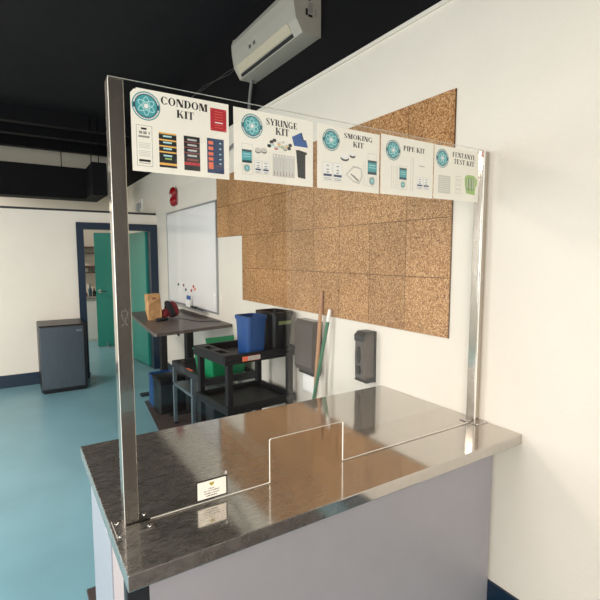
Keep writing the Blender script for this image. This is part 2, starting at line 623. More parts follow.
# ------------------------------------------------------------------ whiteboard
wy0, wy1, wz0, wz1 = 4.245, 5.925, 1.015, 2.15
wbd = thing('whiteboard', 'framed whiteboard on the wall above the dark desk', 'whiteboard', (X, (wy0 + wy1) / 2, wz0))
MB().box(X - .014, X - .002, wy0 + .015, wy1 - .015, wz0 + .015, wz1 - .015, M_wb).build('writing_surface', wbd)
f = MB()
f.box(X - .02, X - .001, wy0, wy0 + .02, wz0, wz1, M_frame).box(X - .02, X - .001, wy1 - .02, wy1, wz0, wz1, M_frame)
f.box(X - .02, X - .001, wy0 + .02, wy1 - .02, wz0, wz0 + .02, M_frame).box(X - .02, X - .001, wy0 + .02, wy1 - .02, wz1 - .02, wz1, M_frame)
f.build('frame', wbd)
MB().box(X - .085, X - .02, wy0 + .28, wy1 - .25, wz0 - .006, wz0 + .002, M_frame).box(X - .085, X - .08, wy0 + .28, wy1 - .25, wz0 + .002, wz0 + .014, M_frame).build('pen_tray', wbd)
mk = [(5.50, 1.255, M_ink, 'black'), (5.30, 1.255, M_brown, 'brown'), (5.22, 1.205, M_navyink, 'navy'), (5.02, 1.21, M_red, 'red'), (4.95, 1.26, M_red, 'dark red'), (4.90, 1.23, M_orange, 'orange')]
for y, z, m, cname in mk:
    o = MB().cyl((X - .022, y, z), .016, .009, 'x', m, 12).build('magnet')
    tag(o, cname + ' round magnet low on the whiteboard', 'magnet', 'magnets on the whiteboard')
for k, y in enumerate((5.06, 4.99)):
    t = thing('spray_bottle', ['left', 'right'][k] + ' one of two small white and blue bottles on the whiteboard tray', 'bottle', (X - .052, y, 1.017), 'bottles on the whiteboard tray')
    MB().cyl((X - .052, y, 1.0175), .021, .09, 'z', M_white, 14, r2=.019).build('bottle_body', t)
    MB().cyl((X - .052, y, 1.1075), .014, .045, 'z', M_blueink, 12, r2=.010).build('cap', t)
o = MB().tube([(X - .05, 4.72, 1.0255), (X - .05, 4.60, 1.0255)], .008, M_ink, 8)
tag(o.build('marker'), 'black marker pen lying on the whiteboard tray', 'marker')
o = MB().box(X - .07, X - .035, 4.80, 4.92, 1.0175, 1.045, M_char, bev=.004, seg=1)
tag(o.build('eraser'), 'dark board eraser lying on the whiteboard tray', 'eraser')

# red alarm, thermostat
al = thing('fire_alarm', 'red fire alarm sounder on the wall above the whiteboard', 'alarm', (X, 5.56, 2.33))
bm = bmesh.new()
bmesh.ops.create_uvsphere(bm, u_segments=20, v_segments=14, radius=1)
for v in bm.verts:
    v.co = (X - .035 + v.co.x * .038, 5.56 + v.co.y * .092, 2.365 + v.co.z * .07)
a = MB().bm(bm, M_bell)
bm = bmesh.new()
bmesh.ops.create_uvsphere(bm, u_segments=20, v_segments=14, radius=1)
for v in bm.verts:
    v.co = (X - .035 + v.co.x * .038, 5.56 + v.co.y * .085, 2.265 + v.co.z * .062)
a.bm(bm, M_bell).box(X - .04, X, 5.49, 5.63, 2.22, 2.40, M_bell, bev=.015)
a.build('alarm_body', al, True)
MB().box(X - .078, X - .03, 5.53, 5.59, 2.315, 2.345, M_lens, bev=.006).build('strobe_lens', al)
t = thing('thermostat', 'small white switch box on the wall beyond the doorway partition', 'thermostat', (X, 7.25, 2.32))
MB().box(X - .03, X, 7.17, 7.30, 2.29, 2.47, M_white, bev=.006).build('cover', t)
MB().box(X - .034, X - .03, 7.21, 7.26, 2.33, 2.41, M_grey_ink).build('display', t)
MB().box(X - .03, X, 7.38, 7.50, 2.29, 2.42, M_lamlight, bev=.006).build('switch_plate', t)

# ------------------------------------------------------------------ air conditioner on the black upper wall
ac = thing('air_conditioner', 'long off-white wall air conditioner high on the black upper wall', 'air conditioner', (X, 2.94, 2.98))
ay0, ay1 = 2.485, 3.40
prof = [(X - .001, 2.985), (1.60, 2.985), (1.552, 3.06), (1.535, 3.15), (1.530, 3.22), (1.545, 3.262), (1.58, 3.28), (X - .001, 3.28)]
MB().prism([(p[0], p[1]) for p in prof], ay0 + .012, ay1 - .012, 'y', M_ac).build('body', ac)
e = MB()
pe = [(X - .001, 2.982), (1.598, 2.982), (1.549, 3.058), (1.532, 3.15), (1.527, 3.222), (1.542, 3.266), (1.578, 3.284), (X - .001, 3.284)]
e.prism(pe, ay0, ay0 + .012, 'y', M_ac).build('end_cover', ac)
MB().prism(pe, ay1 - .012, ay1, 'y', M_ac).build('end_cover', ac)
# flap and the dark outlet along the lower front edge


def acq(t0, t1, off, y0, y1, th):
    """plate lying along the chamfer from (1.552,3.06) to (1.60,2.985)"""
    A, B = Vector((1.552, 3.06)), Vector((1.60, 2.985))
    d = (B - A)
    n = Vector((d.y, -d.x)).normalized()
    if n.x > 0:
        n = -n
    p, q = A + d * t0, A + d * t1
    return [tuple(p + n * off), tuple(q + n * off), tuple(q + n * (off - th)), tuple(p + n * (off - th))], y0, y1


pp, a0, a1 = acq(-.05, .62, .006, ay0 + .10, ay1 - .05, .008)
MB().prism(pp, a0, a1, 'y', M_aclip).build('flap', ac)
pp, a0, a1 = acq(.68, .93, .003, ay0 + .10, ay1 - .05, .004)
MB().prism(pp, a0, a1, 'y', M_dark).build('air_outlet', ac)
for y in (3.10, 3.03):
    dd = MB()
    dd.box(1.534, 1.5395, y - .012, y + .012, 3.10, 3.125, M_grey_ink)
    dd.box(1.5335, 1.535, y - .008, y + .006, 3.104, 3.120, M_dark)
    dd.build('indicator_mark', ac)
dd = MB()
for x0, x1, z0, z1, m in ((1.62, 1.635, 3.09, 3.13, M_dark), (1.64, 1.67, 3.085, 3.10, M_dark), (1.64, 1.672, 3.11, 3.17, M_grey_ink), (1.64, 1.655, 3.18, 3.2, M_dark), (1.69, 1.70, 3.10, 3.14, M_grey_ink)):
    dd.box(x0, x1, ay0 - .0015, ay0 + .001, z0, z1, m)
dd.build('rating_label', ac)

o = MB().tube([(1.68, 3.36, 2.99), (1.685, 3.38, 2.95), (1.70, 3.43, 2.90), (1.712, 3.47, 2.84), (1.715, 3.48, 2.78), (1.715, 3.50, 2.70), (1.715, 3.7, 2.60), (1.715, 4.0, 2.55), (1.715, 4.15, 2.52)], .013, M_cable, 10)
tag(o.build('drain_pipe', smooth=True), 'grey drain pipe curving down from the air conditioner end', 'pipe')
M_char2 = mat('dusty_grey_cable', (78, 76, 74), .6)
for k in range(2):
    z = .03 * k
    o = MB().tube([(1.722, 3.42, 3.18 + z), (1.722, 3.9, 3.24 - z), (1.722, 4.5, 3.27 + z), (1.722, 5.2, 3.31 - z * .5), (1.722, 6.2, 3.33 + z)], .0028, M_char2, 6)
    tag(o.build('wall_cable', smooth=True), ['lower', 'upper'][k] + ' of two thin grey cables running from the air conditioner along the black wall', 'cable', 'cables on the black wall')

# ------------------------------------------------------------------ service counter
CX0, CY0, CY1, CZ = .187, 1.0286, 1.872, .871
ct = MB().box(CX0, X - .002, CY0, CY1, CZ - .042, CZ, M_steel, bev=.0025, seg=2)
tag(ct.build('countertop'), 'stainless steel countertop with scuffed surface running to the wall', 'countertop')
kb = thing('counter_cabinet', 'grey laminate cabinet under the steel countertop', 'cabinet', (1.0, 1.45, 0))
MB().box(.262, X - .013, 1.15, 1.17, .06, CZ - .042, M_lam).build('front_panel', kb)
MB().box(.205, .262, 1.15, 1.19, 0, CZ - .042, M_char, bev=.003, seg=1).build('corner_post', kb)
MB().box(.207, .225, 1.382, 1.78, 0, CZ - .042, M_lamlight).build('side_panel', kb)
MB().box(.210, .228, 1.192, 1.378, 0, CZ - .042, M_pink, bev=.002, seg=1).build('side_filler_panel', kb)
MB().box(.262, X - .013, 1.76, 1.78, .06, CZ - .042, M_lam).build('rear_panel', kb)
MB().box(.262, X - .013, 1.20, 1.76, 0, .06, M_char).build('plinth', kb)
MB().box(.196, .207, 1.365, 1.395, CZ - .082, CZ - .043, M_white, bev=.002, seg=1).build('edge_clip', kb)
o = MB().box(.222, 1.6, 1.83, 2.26, 0, .012, M_mat, bev=.004, seg=1)
tag(o.build('floor_mat'), 'dark brown floor mat lying behind the cabinet', 'mat')

# ------------------------------------------------------------------ partition of clear acrylic on two steel posts
PY, PT = 1.23, 2.0405
NL, NR, NT = .666, .961, 1.018
pt = thing('acrylic_partition', 'clear acrylic sneeze guard with pass-through slot on two steel posts', 'partition', (.95, PY, CZ))
Z1 = CZ + .003
out = [(.222, Z1), (NL, Z1), (NL, NT - .004), (NL + .004, NT), (NR - .004, NT), (NR, NT - .004), (NR, Z1), (1.700, Z1), (1.700, PT), (.222, PT)]
g = MB()
ya, yb = PY - .003, PY + .003
n = len(out)
bm = bmesh.new()
A = [bm.verts.new((p[0], ya, p[1])) for p in out]
B = [bm.verts.new((p[0], yb, p[1])) for p in out]
bm.faces.new(A)
bm.faces.new(B[::-1])
g.bm(bm, M_glass)
bm = bmesh.new()
A = [bm.verts.new((p[0], ya, p[1])) for p in out]
B = [bm.verts.new((p[0], yb, p[1])) for p in out]
for i in range(n):
    bm.faces.new((A[i], B[i], B[(i + 1) % n], A[(i + 1) % n]))
g.bm(bm, M_edge)
g.build('acrylic_panel', pt)


def post(x0, x1, px0, px1, screws):
    p = MB().box(x0, x1, PY + .0035, PY + .0435, CZ + .003, PT, M_post, bev=.002, seg=2).build('post', pt)
    MB().box(px0, px1, PY - .045, PY + .045, CZ, CZ + .003, M_steel, bev=.001, seg=1).build('base_plate', p)
    for sx, sy in screws:
        bm = bmesh.new()
        bmesh.ops.create_uvsphere(bm, u_segments=14, v_segments=8, radius=1)
        for v in bm.verts:
            v.co = (sx + v.co.x * .0058, sy + v.co.y * .0058, CZ + .003 + max(0, v.co.z) * .0035)
        MB().bm(bm, M_chrome).build('screw', p)
    return p


lp = post(.222, .260, .194, .290, [(.205, 1.255), (.201, 1.192), (.279, 1.262), (.279, 1.198)])
sc = MB()
M_resid = mat('dull_adhesive_residue', (112, 106, 100), .7)
for pts in ([(.235, 1.455), (.243, 1.46), (.249, 1.452), (.247, 1.440), (.238, 1.436), (.234, 1.445), (.235, 1.455)], [(.247, 1.440), (.243, 1.428), (.234, 1.418)], [(.236, 1.437), (.243, 1.426), (.249, 1.419)]):
    for (xa, za), (xb, zb) in zip(pts[:-1], pts[1:]):
        d = Vector((xb - xa, zb - za)).normalized() * .0012
        nn = Vector((-d.y, d.x))
        sc.add([(xa + nn.x, PY + .0033, za + nn.y), (xb + nn.x, PY + .0033, zb + nn.y), (xb - nn.x, PY + .0033, zb - nn.y), (xa - nn.x, PY + .0033, za - nn.y)], [(0, 1, 2, 3)], M_resid)
sc.build('adhesive_residue', lp)
post(1.697, X - .003, 1.655, X - .003, [(1.667, 1.262), (1.667, 1.194), (1.727, 1.197)])

# ------------------------------------------------------------------ lettering: thick-and-thin serif capitals drawn as strokes
GL = {}
TK, TN, SF = .27, .07, .07


def R(x0, x1, y0, y1):
    return [(x0, y0), (x1, y0), (x1, y1), (x0, y1)]


def stem(x, w=TK, serif=True, y0=0, y1=1):
    o = [R(x, x + w, y0, y1)]
    if serif:
        if y0 == 0:
            o.append(R(x - SF, x + w + SF, 0, .05))
        if y1 == 1:
            o.append(R(x - SF, x + w + SF, .95, 1))
    return o


def diag(x0, y0, x1, y1, w):
    return [[(x0, y0), (x0 + w, y0), (x1 + w, y1), (x1, y1)]]


def ring(cx, rx, ix, a0=0, a1=360, cy=.5, ry=.51, iy=.455, n=18):
    o = []
    for k in range(n):
        t0, t1 = math.radians(a0 + (a1 - a0) * k / n), math.radians(a0 + (a1 - a0) * (k + 1) / n)
        o.append([(cx + rx * math.cos(t0), cy + ry * math.sin(t0)), (cx + rx * math.cos(t1), cy + ry * math.sin(t1)),
                  (cx + ix * math.cos(t1), cy + iy * math.sin(t1)), (cx + ix * math.cos(t0), cy + iy * math.sin(t0))])
    return o


GL['C'] = (.82, ring(.42, .42, .19, 42, 318) + [R(.72, .77, .66, .98), R(.73, .77, .05, .3)])
GL['O'] = (.88, ring(.44, .44, .21))
GL['D'] = (.88, stem(.07) + ring(.36, .50, .26, -90, 90, .5, .5, .445) + [R(.2, .38, 0, .055), R(.2, .38, .945, 1)])
GL['N'] = (.92, stem(.08, .085) + diag(.58, 0, .06, 1, .33) + stem(.78, .085, True, 0, 1))
GL['M'] = (1.16, stem(.08, .085) + diag(.44, 0, .08, 1, .31) + diag(.47, 0, .78, 1, .085) + stem(.80, TK))
GL['K'] = (.94, stem(.07) + diag(.26, .36, .72, 1, .085) + diag(.66, 0, .36, .56, .25) + [R(.60, .90, .95, 1), R(.56, .98, 0, .05)])
GL['I'] = (.40, stem(.08))
GL['T'] = (.80, [R(.28, .52, 0, 1), R(.20, .60, 0, .05), R(0, .80, .94, 1), R(0, .05, .70, 1), R(.75, .80, .70, 1)])
GL['S'] = (.66, ring(.32, .30, .16, 35, 200, .74, .27, .22, 10) + [[(.03, .70), (.16, .86), (.63, .34), (.50, .18)]] + ring(.34, .30, .16, -150, 20, .26, .27, .22, 10) + [R(.54, .58, .70, .98), R(.05, .09, .02, .32)])
GL['Y'] = (.84, [R(.30, .54, 0, .48), R(.22, .62, 0, .05)] + diag(.30, .42, 0, 1, .26) + diag(.47, .42, .72, 1, .085) + [R(-.05, .32, .95, 1), R(.62, .86, .95, 1)])
GL['R'] = (.90, stem(.07) + ring(.40, .34, .13, -90, 90, .74, .26, .205, 10) + [R(.2, .42, .945, 1), R(.2, .42, .48, .535)] + diag(.62, 0, .40, .5, .24) + [R(.56, .94, 0, .05)])
GL['P'] = (.78, stem(.07) + ring(.38, .36, .14, -90, 90, .72, .28, .225, 10) + [R(.2, .40, .945, 1), R(.2, .40, .44, .495)])
GL['G'] = (.92, ring(.42, .42, .19, 42, 318) + [R(.70, .74, .66, .98), R(.60, .84, 0.0, .42), R(.54, .90, .38, .43)])
GL['E'] = (.76, stem(.07) + [R(.2, .68, .94, 1), R(.63, .68, .72, 1), R(.2, .70, 0, .06), R(.65, .70, 0, .3), R(.2, .5, .48, .53), R(.46, .51, .38, .63)])
GL['F'] = (.72, stem(.07) + [R(.2, .68, .94, 1), R(.63, .68, .72, 1), R(.2, .5, .48, .53), R(.46, .51, .38, .63)])
GL['A'] = (.90, diag(.06, 0, .38, 1, .085) + diag(.54, 0, .28, 1, .30) + [R(.16, .62, .30, .35), R(-.04, .20, 0, .05), R(.46, .88, 0, .05)])
GL['L'] = (.72, stem(.07) + [R(.2, .68, 0, .06), R(.63, .68, 0, .32)])
GL[' '] = (.34, [])
GAP = .07


def text(mb, s, x0, x1, zt, zb, y, m):
    """lettering on a sheet facing -y, from x0 to x1 and from top zt to bottom zb"""
    tot = sum(GL[c][0] for c in s) + GAP * (len(s) - 1)
    k = (x1 - x0) / tot
    hgt = zt - zb
    x = 0
    for c in s:
        for q in GL[c][1]:
            mb.add([(x0 + (x + px) * k, y, zb + py * hgt) for px, py in q], [tuple(range(len(q)))], m)
        x += GL[c][0] + GAP


def flatdisc(mb, cx, cz, rx, rz, y, m, n=40, inner=0.0, a0=0, a1=360):
    for i in range(n):
        t0, t1 = math.radians(a0 + (a1 - a0) * i / n), math.radians(a0 + (a1 - a0) * (i + 1) / n)
        if inner:
            q = [(cx + rx * math.cos(t0), y, cz + rz * math.sin(t0)), (cx + rx * math.cos(t1), y, cz + rz * math.sin(t1)),
                 (cx + rx * inner * math.cos(t1), y, cz + rz * inner * math.sin(t1)), (cx + rx * inner * math.cos(t0), y, cz + rz * inner * math.sin(t0))]
        else:
            q = [(cx, y, cz), (cx + rx * math.cos(t0), y, cz + rz * math.sin(t0)), (cx + rx * math.cos(t1), y, cz + rz * math.sin(t1))]
        mb.add(q, [tuple(range(len(q)))], m)


def quad(mb, pts, y, m):
    mb.add([(p[0], y, p[1]) for p in pts], [tuple(range(len(pts)))], m)


class Sheet:
    """printed sheet taped behind the acrylic; coordinates in mm from its top left corner"""

    def __init__(s, x0, z1, wmm, hmm, label, cut=False, y=None):
        s.x0, s.z1, s.y = x0, z1, (PY + .0042 if y is None else y)
        s.t = thing('kit_sign', label, 'sign', (x0 + wmm / 2000, s.y, z1 - hmm / 1000), 'kit signs taped along the acrylic')
        if cut:
            o = [(5, 10), (9, 5), (13, 5), (15, 1), (wmm, 0), (wmm, hmm), (0, hmm), (0, 16)]
        else:
            o = [(0, 0), (wmm, 0), (wmm, hmm), (0, hmm)]
        MB().prism([s.p(*q) for q in o], s.y, s.y + .0004, 'y', M_paper).build('paper', s.t)
        s.k = 1

    def p(s, a, b):
        return (s.x0 + a / 1000, s.z1 - b / 1000)

    def layer(s):
        return s.y - .00012 * s.k

    def rect(s, mb, a0, b0, a1, b1, m, l=1):
        quad(mb, [s.p(a0, b0), s.p(a1, b0), s.p(a1, b1), s.p(a0, b1)], s.y - .00012 * l, m)

    def poly(s, mb, pts, m, l=1):
        quad(mb, [s.p(*q) for q in pts], s.y - .00012 * l, m)

    def line(s, mb, a0, b0, a1, b1, w_, m, l=1):
        d = Vector((a1 - a0, b1 - b0))
        d.normalize()
        nx, ny = -d.y * w_ / 2, d.x * w_ / 2
        s.poly(mb, [(a0 + nx, b0 + ny), (a1 + nx, b1 + ny), (a1 - nx, b1 - ny), (a0 - nx, b0 - ny)], m, l)

    def disc(s, mb, a, b, r, m, l=1, inner=0.0, a0=0, a1=360, ry=None, n=36):
        x, z = s.p(a, b)
        flatdisc(mb, x, z, r / 1000, (ry or r) / 1000, s.y - .00012 * l, m, n, inner, a0, a1)

    def emblem(s, a, b, r=36, build=True, mb=None):
        e = mb or MB()
        s.disc(e, a, b, r, M_dteal, 1)
        s.disc(e, a, b, r * .985, M_teal, 2, .94)
        s.disc(e, a, b, r * .92, M_wht, 2, .90, 12, 168)
        s.disc(e, a, b, r * .92, M_wht, 2, .90, 192, 348)
        # broken strokes of the ring lettering
        for c0, c1 in ((16, 164), (196, 344)):
            nn = 18
            for q in range(nn):
                tt = c0 + (c1 - c0) * q / nn
                s.disc(e, a, b, r * .90, M_grey_ink, 3, .93, tt, tt + 3.6, n=1)
        s.disc(e, a, b, r * .76, M_teal, 3)
        for rot in (90, 30, 150):
            c, sn = math.cos(math.radians(rot)), math.sin(math.radians(rot))
            N = 28
            for q in range(N):
                t0, t1 = 2 * PI * q / N, 2 * PI * (q + 1) / N
                P = []
                for tt, kk in ((t0, 1), (t1, 1), (t1, 0), (t0, 0)):
                    L_, W_ = (r * .66, r * .26) if kk else (r * .60, r * .20)
                    u, v = L_ * math.cos(tt), W_ * math.sin(tt)
                    P.append((a + u * c - v * sn, b + u * sn + v * c))
                s.poly(e, P, M_cyan, 4)
        s.disc(e, a, b, r * .17, M_wht, 5, n=12)
        if build:
            e.build('round_emblem', s.t)

    def head(s, rows):
        h_ = MB()
        for txt, a0, a1, b0, b1 in rows:
            xa, zt = s.p(a0, b0)
            xb, zb = s.p(a1, b1)
            text(h_, txt, xa, xb, zt, zb, s.y - .00012, M_ink)
        h_.build('heading', s.t)

    def card(s, a0, b0, a1, b1, ec, er, bottle=None):
        c = MB()
        if bottle:
            s.rect(c, *bottle, M_lgrey_ink, 1)
            s.rect(c, bottle[0] + 1.2, bottle[1] + 1.2, bottle[2] - 1.2, bottle[3] - 1.2, M_paper, 2)
        s.rect(c, a0, b0, a1, b1, M_dteal, 3)
        q = (b1 - b0)
        s.rect(c, a0, b0 + q * .17, a1, b1 - q * .2, M_teal, 4)
        s.rect(c, a0 + 6, b0 + q * .32, a1 - 6, b0 + q * .37, M_cyan, 5)
        s.rect(c, a0 + 5, b0 + q * .5, a1 - 5, b0 + q * .54, M_cyan, 5)
        s.emblem(ec[0], ec[1], er, build=False, mb=c)
        c.build('printed_card', s.t)

    def wipes(s, a0, b0, a1, b1):
        c = MB()
        mid = (a0 + a1) / 2
        for l_, r_ in ((a0, mid - 1), (mid + 1, a1)):
            s.rect(c, l_, b0, r_, b1, M_lgrey_ink, 1)
            s.rect(c, l_ + 1, b0 + 1, r_ - 1, b1 - 1, M_wht, 2)
            hh = b1 - b0
            s.rect(c, l_ + 3, b0 + hh * .62, r_ - 3, b0 + hh * .74, M_navyink, 3)
            for f_ in (.15, .36, .5):
                s.rect(c, (l_ + r_) / 2 - 5, b0 + hh * f_, (l_ + r_) / 2 + 5, b0 + hh * (f_ + .06), M_grey_ink, 3)
            for f_ in (.82, .9):
                s.rect(c, l_ + 5, b0 + hh * f_, r_ - 5, b0 + hh * (f_ + .03), M_grey_ink, 3)
        c.build('wipe_sachet_picture', s.t)


# --- first sheet
s = Sheet(.275, 2.028, 268, 209, 'CONDOM KIT sign, leftmost sheet taped along the top of the acrylic', cut=True)
s.emblem(39, 43, 36)
s.head([('CONDOM', 77, 206, 11, 31), ('KIT', 118, 166, 39, 59)])
c = MB()
s.rect(c, 213, 17, 261, 78, M_red, 1)
for q in range(7):
    s.rect(c, 226, 25 + q * 7.2, 250, 26.3 + q * 7.2 + (1.4 if q == 4 else 0), M_wht if q == 4 else M_orange, 2)
for (a, b) in ((215, 19), (256, 19), (215, 72), (256, 72)):
    s.rect(c, a, b, a + 3, b + 3, M_orange, 2)
c.build('red_leaflet_picture', s.t)
c = MB()
s.rect(c, 12, 92, 52, 195, M_grey_ink, 1)
s.rect(c, 13, 93, 51, 194, M_paper, 2)
s.rect(c, 24, 98, 38, 103, M_ink, 3)
for a0, a1, b in ((19, 27, 107), (29, 38, 107), (43, 46, 107)):
    s.rect(c, a0, b, a1, b + 7, M_grey_ink, 3)
s.rect(c, 17, 118, 45, 123, M_grey_ink, 3)
for q in range(4):
    s.rect(c, 17, 136 + q * 4, 46, 137.5 + q * 4, M_lgrey_ink, 3)
    s.rect(c, 17, 156 + q * 4, 46, 157.5 + q * 4, M_lgrey_ink, 3)
s.rect(c, 17, 178, 46, 184, M_ink, 3)
s.rect(c, 17, 187, 46, 188.5, M_grey_ink, 3)
c.build('leaflet_picture', s.t)
# three stacks of packets
c = MB()
s.rect(c, 69, 104, 116, 193, M_dteal, 1)
s.rect(c, 69, 104, 116, 193, M_char, 2)
for b in (103, 120, 136, 151, 181):
    s.rect(c, 69, b, 116, b + (6 if b == 181 else 4), M_amber, 3)
for b in (110, 126, 142, 160):
    s.rect(c, 80, b, 103, b + 4, M_cyan, 3)
    s.rect(c, 84, b + 4.5, 100, b + 5.5, M_blueink, 3)
s.rect(c, 84, 168, 102, 172, M_lime, 3)
c.build('amber_packet_picture', s.t)
c = MB()
s.rect(c, 136, 103, 181, 194, M_char, 2)
for b in (118, 132, 146):
    s.rect(c, 136, b, 181, b + 2.5, M_brown, 3)
for b in (110, 124, 138, 152):
    s.rect(c, 146, b, 172, b + 4.5, M_lgrey_ink, 3)
    s.rect(c, 150, b + 5, 168, b + 6, M_blueink, 3)
s.rect(c, 136, 172, 181, 180, M_red, 3)
s.rect(c, 144, 163, 176, 168, M_brown, 3)
c.build('red_packet_picture', s.t)
c = MB()
s.rect(c, 202, 100, 252, 195, M_navyink, 2)
for b in (108, 123, 138, 152):
    s.rect(c, 206, b, 220, b + 9, M_orange, 3)
    s.rect(c, 238, b + 2, 244, b + 5, M_cyan, 3)
s.rect(c, 206, 165, 220, 184, M_orange, 3)
s.rect(c, 238, 166, 244, 169, M_cyan, 3)
s.rect(c, 225, 174, 246, 175.5, M_brown, 3)
c.build('navy_packet_picture', s.t)

# --- second sheet
s = Sheet(.558, 2.026, 275, 205, 'SYRINGE KIT sign with blue and black items printed, second sheet from the left')
s.emblem(59, 46, 35)
s.head([('SYRINGE', 106, 216, 15, 34), ('KIT', 138, 186, 38, 59)])
s.card(25, 115, 57, 153, (41, 168), 11, (25, 98, 60, 186))
c = MB()
s.poly(c, [(196, 58), (232, 40), (240, 62), (248, 62), (256, 84), (204, 84)], M_blueink, 1)
s.poly(c, [(232, 40), (240, 62), (248, 62), (250, 68), (236, 64), (228, 44)], M_navyink, 2)
c.build('blue_pouch_picture', s.t)
c = MB()
s.poly(c, [(210, 96), (222, 95), (252, 100), (251, 106), (246, 108), (246, 182), (218, 179), (212, 104)], M_char, 1)
s.poly(c, [(210, 96), (222, 95), (252, 100), (251, 106), (212, 103)], M_ink, 2)
c.build('sharps_box_picture', s.t)
c = MB()
for a, b in ((78, 112), (98, 110)):
    s.disc(c, a, b + 3, 10, M_char, 1, ry=7, n=20)
    s.disc(c, a, b, 10, M_lgrey_ink, 2, ry=7, n=20)
c.build('cooker_picture', s.t)
c = MB()
for a, b, m in ((116, 94, M_ink), (124, 82, M_ink), (134, 76, M_ink), (128, 90, M_cyan), (140, 98, M_red), (150, 84, M_amber), (162, 92, M_lime), (172, 98, M_grey_ink), (178, 88, M_amber), (186, 94, M_ink), (190, 84, M_ink), (150, 94, M_wht), (164, 80, M_wht)):
    s.disc(c, a, b + 1.5, 7, m, 1, ry=4.5, n=12)
    s.disc(c, a, b - 1, 6, M_lgrey_ink if m != M_ink else M_char, 2, ry=3.4, n=12)
c.build('coloured_cap_picture', s.t)
s.wipes(66, 142, 116, 181)
c = MB()
s.rect(c, 128, 117, 206, 183, M_lgrey_ink, 1)
for q in range(7):
    a = 134 + q * 10.6
    s.rect(c, a - 2.6, 120, a + 2.6, 180, M_wht, 2)
    s.rect(c, a - .8, 124, a + .8, 172, M_grey_ink, 3)
    s.rect(c, a - 1.2, 168, a + 1.2, 180, M_brown, 3)
c.build('syringe_picture', s.t)

# --- third sheet
s = Sheet(.850, 2.024, 266, 203, 'SMOKING KIT sign, middle sheet of the five along the acrylic')
s.emblem(55, 45, 35)
s.head([('SMOKING', 108, 232, 15, 31), ('KIT', 147, 193, 38, 56)])
c = MB()
for a, b, r in ((145, 80, 13), (112, 91, 18)):
    s.disc(c, a, b + 6, r, M_char, 1, ry=r * .55, n=24)
    s.rect(c, a - r, b, a + r, b + 6, M_grey_ink, 1)
    s.disc(c, a, b, r, M_wht, 2, ry=r * .55, n=24)
c.build('tin_picture', s.t)
s.wipes(22, 117, 102, 178)
c = MB()
s.poly(c, [(116, 150), (146, 122), (160, 119), (186, 124), (190, 150), (176, 178), (150, 172)], M_lgrey_ink, 1)
s.poly(c, [(122, 150), (148, 127), (160, 124), (181, 128), (184, 150), (172, 172), (150, 167)], M_paper, 2)
s.line(c, 138, 146, 172, 168, 5, M_grey_ink, 3)
s.line(c, 150, 150, 172, 166, 2, M_char, 4)
for a in (146, 156, 168):
    s.rect(c, a, 120, a + 4, 123, M_grey_ink, 3)
c.build('filter_bag_picture', s.t)
s.card(213, 92, 254, 140, (233, 162), 14, (213, 69, 254, 182))
c = MB()
for a in (192, 200):
    s.rect(c, a, 98, a + 1.4, 182, M_lgrey_ink, 1)
c.build('tube_picture', s.t)

# --- fourth sheet
s = Sheet(1.123, 2.030, 270, 208, 'PIPE KIT sign, fourth sheet from the left before the cork board')
s.emblem(59, 50, 36)
s.head([('PIPE KIT', 110, 222, 27, 45)])
s.card(92, 108, 128, 150, (110, 168), 13, (90, 100, 130, 186))
c = MB()
for a in (52, 62, 74, 80):
    s.rect(c, a, 104, a + 1.6, 186, M_lgrey_ink, 1)
c.build('glass_pipe_picture', s.t)
c = MB()
for a in (149, 159, 162):
    s.rect(c, a, 64, a + 1.6, 188, M_lgrey_ink, 1)
c2_ = MB()
s.rect(c2_, 194, 90, 220, 94, M_lgrey_ink, 1)
s.rect(c2_, 192, 91.5, 224, 92.5, M_grey_ink, 2)
c.build('glass_pipe_picture', s.t)
c2_.build('small_pipe_picture', s.t)
s.wipes(182, 132, 250, 178)

# --- fifth sheet
s = Sheet(1.398, 2.029, 271, 205, 'FENTANYL TEST KIT sign, rightmost sheet beside the wall post')
s.emblem(46, 48, 36)
s.head([('FENTANYL', 105, 246, 16, 35), ('TEST KIT', 113, 241, 42, 61)])
c = MB()
s.rect(c, 26, 113, 96, 181, M_lgrey_ink, 1)
for q in range(8):
    s.rect(c, 32, 120 + q * 7.4, 90, 121.6 + q * 7.4, M_paper, 2)
for q in range(4):
    s.rect(c, 129, 108 + q * 18, 163, 122 + q * 18, M_lgrey_ink, 1)
    s.rect(c, 131, 110 + q * 18, 161, 120 + q * 18, M_paper, 2)
c.build('instruction_picture', s.t)
c = MB()
s.poly(c, [(183, 108), (200, 97), (240, 98), (262, 112), (262, 132), (252, 150), (250, 176), (196, 172), (186, 140)], M_lime, 1)
for q in range(5):
    a = 196 + q * 11
    s.line(c, a, 108 + abs(2 - q) * 2, a + 2, 160, 4, M_dteal if q % 2 else M_grey_ink, 2)
    s.line(c, a + 4, 112, a + 5, 150, 2, M_paper, 3)
c.build('test_strip_picture', s.t)
# pink bit of tape at the sheet's corner
o = MB().box(1.672, 1.686, PY - .0036, PY - .0031, 2.008, 2.036, mat('pink_tape', (226, 170, 160), .5))
tag(o.build('tape_piece'), 'small pink piece of tape at the upper right corner of the acrylic', 'tape')

# --- small notice low on the acrylic
yn = PY - .0045
sg = thing('notice', 'small black-bordered white notice low on the acrylic, with a yellow heart', 'sign', (.4685, yn, .884))
MB().box(.4195, .5175, yn, yn + .0008, .882, .9435, M_ink, bev=.0).build('border_card', sg)
c = MB()
c.box(.4238, .5132, yn - .0004, yn, .8863, .9392, M_paper)
c.build('notice_face', sg)


def nq(mb, a0, b0, a1, b1, m, l=1):
    quad(mb, [(.42 + a0 / 1000, .944 - b0 / 1000), (.42 + a1 / 1000, .944 - b0 / 1000), (.42 + a1 / 1000, .944 - b1 / 1000), (.42 + a0 / 1000, .944 - b1 / 1000)], yn - .0004 - .00015 * l, m)


